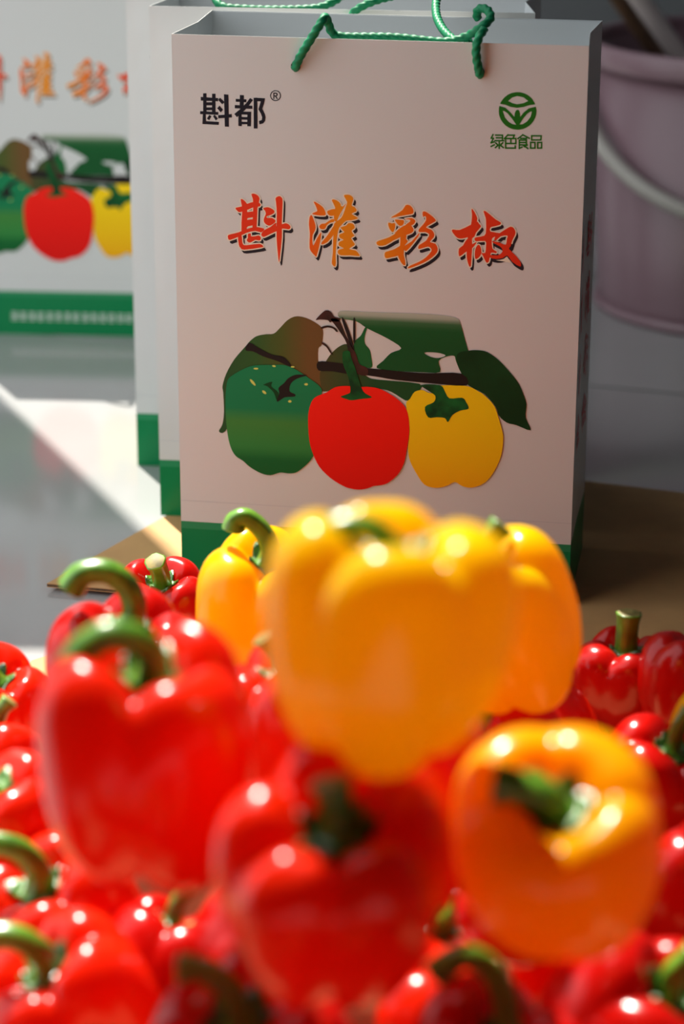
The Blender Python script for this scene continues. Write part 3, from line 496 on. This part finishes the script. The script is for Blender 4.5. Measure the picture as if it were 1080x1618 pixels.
def pepper(center, W, hr, axis, spin, skin, label, n=4, seed=1, taper=0.0, groove=1.0, stem=None, world_stem=True, r0=0.12, nt=38, na=88, face=None):
    R = W/2; H = W*hr
    sh = Shape(R, H, n, seed, taper, groove)
    ax = Vector(axis).normalized()
    if face is not None:      # turn a ridge (0) or a groove (0.5) towards the front of the heap
        best = min((k*0.01 for k in range(629)), key=lambda th: 1-math.cos((th + sh.ph + sh.w1*math.sin(th + sh.w2)*0.8)))
        spin = -math.pi/2 - best + face*2*math.pi/n
    q = Vector((0, 0, 1)).rotation_difference(ax) @ Quaternion((0, 0, 1), spin)
    root = bpy.data.objects.new('bell_pepper', None); COL.objects.link(root); root.empty_display_size = 0.03
    root.rotation_mode = 'QUATERNION'; root.rotation_quaternion = q
    root.location = Vector(center) - q @ Vector((0, 0, H/2))
    tag(root, label, 'bell pepper', PG)
    V, Fc = body_mesh(sh, nt, na); mesh_obj('body', V, Fc, M[skin], root, smooth=True)
    V, Fc = calyx_mesh(sh, seed); mesh_obj('calyx', V, Fc, M['calyx'], root, smooth=True)
    st = stem or STEM0
    if world_stem:
        qi = q.inverted(); st = [qi @ Vector(p) for p in st]
    V, Fc, mi = stem_mesh(sh, st, r0); mesh_obj('stem', V, Fc, [M['stem'], M['cut']], root, smooth=True, midx=mi)
    return root
pepper((0.0186, 0.9041, 0.2995), 0.1025, 1.0, axis=(0.02, -0.06, 1), spin=0.5, face=0.03, r0=0.09, skin='yellow_skin', n=4, seed=3, label='big yellow bell pepper standing on top of the heap, in front of the gift bag', stem=[(0, 0, -0.02), (-0.03, -0.02, 0.18), (-0.16, -0.03, 0.3), (-0.38, -0.03, 0.3), (-0.54, -0.02, 0.18)])
pepper((-0.0514, 1.5043, 0.0758), 0.0959, 1.0, face=0.3, axis=(0.12, -0.15, 1), spin=1.2, skin='yellow_skin', n=4, seed=8, label='yellow bell pepper with a tall hooked stem, left behind the big yellow one', stem=[(0, 0, -0.02), (-0.0, -0.02, 0.3), (-0.12, 0, 0.55), (-0.32, 0, 0.72), (-0.46, 0, 0.68), (-0.5, 0, 0.56)], r0=0.13)
pepper((0.0891, 1.2769, 0.1554), 0.0981, 1.0, axis=(-0.35, -0.25, 0.9), spin=0.3, skin='yellow_skin', n=4, seed=12, label='yellow bell pepper leaning left behind the big yellow one, beside the bag corner')
pepper((0.0906, 0.9142, 0.1984), 0.0959, 1.0, face=0.5, axis=(-0.08, -0.52, 0.88), spin=0.4, skin='shaded_yellow_skin', n=4, seed=16, groove=0.5, label='yellow bell pepper at the front right with shade painted into its skin, its dark stem pointing left', stem=[(0, 0, -0.02), (-0.08, -0.05, 0.14), (-0.28, -0.05, 0.24), (-0.52, 0, 0.26)], r0=0.15)
pepper((0.2455, 1.3630, 0.0326), 0.0897, 1, axis=(0.1, -0.1, 1), spin=0.9, skin='yellow_skin', n=3, seed=19, label='yellow bell pepper cut off by the right edge of the picture')
pepper((-0.0868, 0.9903, 0.2060), 0.0981, 1.12, face=0.5, groove=1.0, axis=(0.02, -0.08, 1), spin=0.2, skin='red_skin', n=4, seed=22, taper=-0.06, label='large red bell pepper at the left with an arched green stem, nearest on that side', stem=[(0, 0, -0.02), (0.04, 0, 0.24), (-0.06, -0.05, 0.46), (-0.32, -0.1, 0.54), (-0.54, -0.13, 0.42), (-0.62, -0.15, 0.26)], r0=0.14)
pepper((-0.0015, 0.8809, 0.1985), 0.1003, 1.0, face=0.5, groove=1.15, axis=(0, -0.4, 0.93), spin=0.75, skin='red_skin', n=5, seed=27, label='large red bell pepper at the front centre with a short upright stem', stem=[(0, 0, -0.02), (0, 0.02, 0.22), (-0.04, 0.06, 0.46)], r0=0.14)
pepper((0.0310, 1.0051, 0.1755), 0.0927, 1, axis=(-0.2, 0.1, 1), spin=1.9, skin='red_skin', n=4, seed=30, label='red bell pepper in shade directly under the big yellow one')
pepper((-0.0215, 1.2374, 0.1099), 0.0927, 1, axis=(-0.25, 0, 1), spin=0.6, skin='red_skin', n=4, seed=33, label='red bell pepper wedged between the arched-stem red one and the big yellow one', stem=[(0, 0, -0.02), (-0.15, 0, 0.3), (-0.3, 0, 0.52)])
pepper((-0.1264, 1.3120, 0.1075), 0.0926, 0.95, axis=(0.05, -0.1, 1), spin=1.1, skin='crimson_shade_skin', n=4, seed=37, label='dark red bell pepper with a long stem hooked to the left, behind the large one', stem=[(0, 0, -0.02), (0.1, 0, 0.3), (0.04, 0, 0.6), (-0.2, 0, 0.82), (-0.52, 0, 0.8), (-0.68, 0, 0.6)], r0=0.15)
pepper((-0.1282, 1.6189, 0.0273), 0.0734, 0.9, axis=(0, -0.2, 1), spin=0.2, skin='crimson_shade_skin', n=4, seed=41, label='small dark red bell pepper just before the foot of the nearest gift bag', stem=[(0, 0, -0.02), (-0.03, -0.08, 0.3), (-0.1, -0.25, 0.62)], r0=0.18)
pepper((0.1896, 1.4949, 0.0256), 0.0741, 0.9, axis=(0.05, 0, 1), spin=0.4, skin='crimson_shade_skin', n=4, seed=45, label='shaded dark red bell pepper with a stubby upright stem, right of the gift bag', stem=[(0, 0, -0.02), (0, 0, 0.35), (0.02, 0, 0.78)], r0=0.2)
pepper((0.2276, 1.4526, 0.0422), 0.0743, 0.9, axis=(0.2, 0.1, 1), spin=1.4, skin='crimson_shade_skin', n=4, seed=49, label='dark red bell pepper at the right edge, beside the stubby-stemmed one')
pepper((0.1251, 1.4022, 0.0292), 0.0832, 0.9, axis=(-0.6, -0.1, 0.7), spin=0.9, skin='red_skin', n=3, seed=52, label='red bell pepper lying under the leaning yellow one, stem to the left')
pepper((0.1913, 1.3215, 0.0350), 0.0790, 0.9, axis=(0.3, -0.2, 0.9), spin=2.2, skin='crimson_shade_skin', n=4, seed=56, label='dark red bell pepper behind the front yellow one at the right')
pepper((-0.2295, 1.4323, 0.0298), 0.0848, 0.9, axis=(0.2, -0.2, 1), spin=0.3, skin='red_skin', n=4, seed=60, label='red bell pepper at the left edge, furthest back of that row', stem=[(0, 0, -0.02), (-0.1, 0, 0.4), (-0.3, 0, 0.8), (-0.45, 0, 1.1)], r0=0.15)
pepper((-0.2149, 1.3544, 0.0254), 0.0745, 0.85, axis=(0.1, 0.5, 0.8), spin=1.8, skin='red_skin', n=4, seed=63, label='red bell pepper at the left edge, second from the back of that row')
pepper((-0.1891, 1.2084, 0.0601), 0.0812, 0.9, axis=(-0.1, -0.1, 1), spin=1.3, skin='red_skin', n=4, seed=66, label='red bell pepper at the left edge, beside the large arched-stem one', stem=[(0, 0, -0.02), (-0.15, 0, 0.4), (-0.3, 0, 0.65)])
pepper((-0.1621, 1.2438, 0.0222), 0.0653, 0.9, axis=(-0.2, -0.3, 0.9), spin=0.6, skin='red_skin', n=4, seed=120, label='red bell pepper tucked under the left side of the large arched-stem one')
pepper((-0.0943, 1.1113, 0.0259), 0.0738, 0.95, axis=(0.3, 0.3, 0.8), spin=0.9, skin='crimson_shade_skin', n=4, seed=123, label='shaded red bell pepper low between the bottom left corner one and the front centre one')
pepper((-0.0543, 1.3074, 0.0317), 0.0886, 0.95, axis=(0.1, 0.3, 1), spin=0.4, skin='red_skin', n=4, seed=126, label='red bell pepper low in the gap right of the large arched-stem one')
pepper((-0.1461, 1.1526, 0.0318), 0.0889, 0.95, axis=(-0.4, -0.25, 0.8), spin=0.8, skin='red_skin', n=4, seed=70, label='red bell pepper low at the left with a thick arched brownish stem', stem=[(0, 0, -0.02), (-0.05, -0.05, 0.35), (-0.3, -0.05, 0.6), (-0.7, 0, 0.62), (-0.95, 0, 0.4)], r0=0.15)
pepper((-0.1294, 1.0589, 0.0400), 0.0861, 0.95, axis=(-0.45, -0.3, 0.75), spin=0.1, skin='red_skin', n=4, seed=74, label='red bell pepper in the bottom left corner of the picture', stem=[(0, 0, -0.02), (-0.1, -0.05, 0.3), (-0.4, -0.05, 0.5), (-0.8, 0, 0.45)], r0=0.15)
pepper((-0.0317, 1.0965, 0.0513), 0.0926, 1, axis=(0.6, -0.1, 0.6), spin=1.5, skin='crimson_shade_skin', n=4, seed=78, label='shaded red bell pepper in the gap between the two large front red ones')
pepper((-0.0331, 0.9394, 0.0775), 0.0927, 1, axis=(-0.3, -0.3, 0.9), spin=0.5, skin='crimson_shade_skin', n=4, seed=82, label='shaded red bell pepper under the front centre one, green stem at the bottom edge', stem=[(0, 0, -0.02), (-0.1, 0, 0.35), (-0.35, 0, 0.6), (-0.6, 0, 0.62)])
pepper((0.0661, 0.9353, 0.0658), 0.0926, 1, axis=(0.2, -0.3, 0.9), spin=0.7, skin='crimson_shade_skin', n=4, seed=86, label='shaded red bell pepper at the bottom edge with a hooked green stem', stem=[(0, 0, -0.02), (0.0, 0, 0.5), (-0.15, 0, 0.9), (-0.42, 0, 1.05), (-0.68, 0, 0.85)])
pepper((0.1360, 1.0117, 0.0500), 0.0926, 1, axis=(0.5, -0.2, 0.7), spin=1.0, skin='crimson_shade_skin', n=4, seed=90, label='shaded red bell pepper in the bottom right corner, under the front right yellow one', stem=[(0, 0, -0.02), (0.1, 0, 0.3), (0.3, 0, 0.5)], r0=0.15)
pepper((0.0977, 1.3008, 0.0632), 0.0905, 0.95, axis=(-0.5, -0.2, 0.8), spin=0.9, skin='red_skin', n=4, seed=133, label='red bell pepper propping up the leaning yellow one from below')
pepper((0.2051, 1.1783, 0.0314), 0.0868, 1, axis=(0.3, -0.1, 0.9), spin=2.0, skin='crimson_shade_skin', n=4, seed=94, label='dark red bell pepper at the right edge beside the front right yellow one')
pepper((0.1165, 1.0949, 0.0370), 0.0677, 0.98, axis=(-0.08, 0.1, 0.95), spin=2.79, skin='red_skin', label='red bell pepper buried deep in the heap, mostly hidden under others', n=4, seed=101, nt=30, na=64, world_stem=False)
pepper((-0.0064, 0.7533, 0.0370), 0.0778, 0.98, axis=(-0.5, 0.49, 0.63), spin=3.68, skin='red_skin', label='red bell pepper buried deep in the heap, mostly hidden under others', n=4, seed=102, nt=30, na=64, world_stem=False)
pepper((0.1196, 0.8027, 0.0370), 0.0658, 0.98, axis=(-0.31, -0.65, 0.87), spin=4.16, skin='red_skin', label='red bell pepper buried deep in the heap, mostly hidden under others', n=4, seed=104, nt=30, na=64, world_stem=False)
pepper((-0.1423, 0.8788, 0.0370), 0.0681, 0.98, axis=(0.74, 0.25, 0.73), spin=0.94, skin='red_skin', label='red bell pepper buried deep in the heap, mostly hidden under others', n=4, seed=105, nt=30, na=64, world_stem=False)
pepper((0.1196, 1.1798, 0.0370), 0.0695, 0.98, axis=(-0.7, -0.74, 0.92), spin=3.60, skin='crimson_shade_skin', label='red bell pepper buried deep in the heap, mostly hidden under others', n=4, seed=106, nt=30, na=64, world_stem=False)
pepper((-0.1105, 1.3914, 0.0370), 0.0759, 0.98, axis=(-0.1, 0.55, 0.66), spin=3.84, skin='red_skin', label='red bell pepper buried deep in the heap, mostly hidden under others', n=4, seed=107, nt=30, na=64, world_stem=False)
pepper((-0.0288, 0.8234, 0.0370), 0.0655, 0.98, axis=(-0.66, 0.25, 0.58), spin=3.31, skin='crimson_shade_skin', label='red bell pepper buried deep in the heap, mostly hidden under others', n=3, seed=109, nt=30, na=64, world_stem=False)
pepper((0.0386, 1.1233, 0.0370), 0.0701, 0.98, axis=(0.33, -0.3, 0.46), spin=1.73, skin='red_skin', label='red bell pepper buried deep in the heap, mostly hidden under others', n=3, seed=110, nt=30, na=64, world_stem=False)
pepper((-0.1945, 0.9633, 0.0370), 0.0744, 0.98, axis=(-0.16, 0.55, 0.57), spin=5.75, skin='crimson_shade_skin', label='red bell pepper buried deep in the heap, mostly hidden under others', n=3, seed=111, nt=30, na=64, world_stem=False)
pepper((0.0375, 1.4661, 0.0370), 0.0779, 0.98, axis=(-0.46, 0.68, 0.34), spin=2.25, skin='crimson_shade_skin', label='red bell pepper buried deep in the heap, mostly hidden under others', n=4, seed=112, nt=30, na=64, world_stem=False)
pepper((0.1171, 0.8752, 0.0370), 0.0678, 0.98, axis=(-0.68, 0.21, 0.84), spin=1.62, skin='red_skin', label='red bell pepper buried deep in the heap, mostly hidden under others', n=4, seed=114, nt=30, na=64, world_stem=False)
pepper((-0.0174, 1.3888, 0.0370), 0.0724, 0.98, axis=(-0.78, -0.14, 0.95), spin=0.81, skin='crimson_shade_skin', label='red bell pepper buried deep in the heap, mostly hidden under others', n=3, seed=115, nt=30, na=64, world_stem=False)
pepper((0.0572, 1.0342, 0.0370), 0.0752, 0.98, axis=(-0.7, 0.48, 0.42), spin=3.36, skin='red_skin', label='red bell pepper buried deep in the heap, mostly hidden under others', n=3, seed=116, nt=30, na=64, world_stem=False)
pepper((-0.0889, 0.7528, 0.0370), 0.0713, 0.98, axis=(0.78, 0.43, 0.59), spin=2.30, skin='red_skin', label='red bell pepper buried deep in the heap, mostly hidden under others', n=3, seed=117, nt=30, na=64, world_stem=False)
pepper((0.0810, 0.7329, 0.0370), 0.0706, 0.98, axis=(-0.8, 0.58, 0.98), spin=3.56, skin='crimson_shade_skin', label='red bell pepper buried deep in the heap, mostly hidden under others', n=3, seed=118, nt=30, na=64, world_stem=False)
pepper((0.0504, 0.8272, 0.0370), 0.0710, 0.98, axis=(-0.46, -0.17, 0.9), spin=3.85, skin='red_skin', label='red bell pepper buried deep in the heap, mostly hidden under others', n=3, seed=119, nt=30, na=64, world_stem=False)
pepper((0.0271, 1.2049, 0.0370), 0.0702, 0.98, axis=(-0.46, -0.39, 0.84), spin=1.97, skin='red_skin', label='red bell pepper buried deep in the heap, mostly hidden under others', n=3, seed=120, nt=30, na=64, world_stem=False)
pepper((-0.1524, 0.8077, 0.0470), 0.0698, 0.98, axis=(-0.68, -0.47, 0.75), spin=0.09, skin='red_skin', label='red bell pepper buried deep in the heap, mostly hidden under others', n=4, seed=123, nt=30, na=64, world_stem=False)
pepper((0.0485, 1.3840, 0.0770), 0.0674, 0.98, axis=(-0.07, 0.73, 0.64), spin=3.45, skin='crimson_shade_skin', label='red bell pepper buried deep in the heap, mostly hidden under others', n=3, seed=126, nt=30, na=64, world_stem=False)
pepper((-0.0907, 0.8575, 0.0770), 0.0675, 0.98, axis=(0.2, -0.3, 0.46), spin=3.66, skin='crimson_shade_skin', label='red bell pepper buried deep in the heap, mostly hidden under others', n=3, seed=128, nt=30, na=64, world_stem=False)
pepper((0.1267, 0.7514, 0.0870), 0.0672, 0.98, axis=(0.38, 0.7, 0.44), spin=5.70, skin='crimson_shade_skin', label='red bell pepper buried deep in the heap, mostly hidden under others', n=4, seed=130, nt=30, na=64, world_stem=False)
pepper((0.0277, 0.7284, 0.0970), 0.0653, 0.98, axis=(-0.67, -0.72, 0.38), spin=3.07, skin='red_skin', label='red bell pepper buried deep in the heap, mostly hidden under others', n=4, seed=131, nt=30, na=64, world_stem=False)
pepper((-0.1742, 0.8509, 0.0970), 0.0675, 0.98, axis=(0.33, -0.39, 0.88), spin=3.58, skin='red_skin', label='red bell pepper buried deep in the heap, mostly hidden under others', n=3, seed=132, nt=30, na=64, world_stem=False)
pepper((0.0278, 1.3144, 0.0970), 0.0655, 0.98, axis=(0.69, 0.76, 0.39), spin=2.88, skin='crimson_shade_skin', label='red bell pepper buried deep in the heap, mostly hidden under others', n=4, seed=133, nt=30, na=64, world_stem=False)
pepper((0.1063, 1.4309, 0.0970), 0.0719, 0.98, axis=(0.18, -0.35, 0.94), spin=1.22, skin='red_skin', label='red bell pepper buried deep in the heap, mostly hidden under others', n=4, seed=135, nt=30, na=64, world_stem=False)
pepper((-0.0519, 0.7273, 0.0970), 0.0660, 0.98, axis=(-0.14, -0.4, 0.33), spin=1.69, skin='red_skin', label='red bell pepper buried deep in the heap, mostly hidden under others', n=3, seed=136, nt=30, na=64, world_stem=False)
pepper((0.1828, 0.8709, 0.0970), 0.0664, 0.98, axis=(-0.65, -0.58, 0.62), spin=1.99, skin='crimson_shade_skin', label='red bell pepper buried deep in the heap, mostly hidden under others', n=4, seed=137, nt=30, na=64, world_stem=False)
pepper((0.0852, 1.0617, 0.0970), 0.0664, 0.98, axis=(0.14, -0.58, 0.32), spin=0.11, skin='crimson_shade_skin', label='red bell pepper buried deep in the heap, mostly hidden under others', n=4, seed=138, nt=30, na=64, world_stem=False)
pepper((-0.1898, 0.9481, 0.1070), 0.0677, 0.98, axis=(-0.3, -0.75, 0.72), spin=0.45, skin='red_skin', label='red bell pepper buried deep in the heap, mostly hidden under others', n=4, seed=139, nt=30, na=64, world_stem=False)
pepper((-0.0952, 0.7871, 0.1070), 0.0776, 0.98, axis=(-0.29, 0.8, 0.35), spin=3.28, skin='crimson_shade_skin', label='red bell pepper buried deep in the heap, mostly hidden under others', n=4, seed=140, nt=30, na=64, world_stem=False)
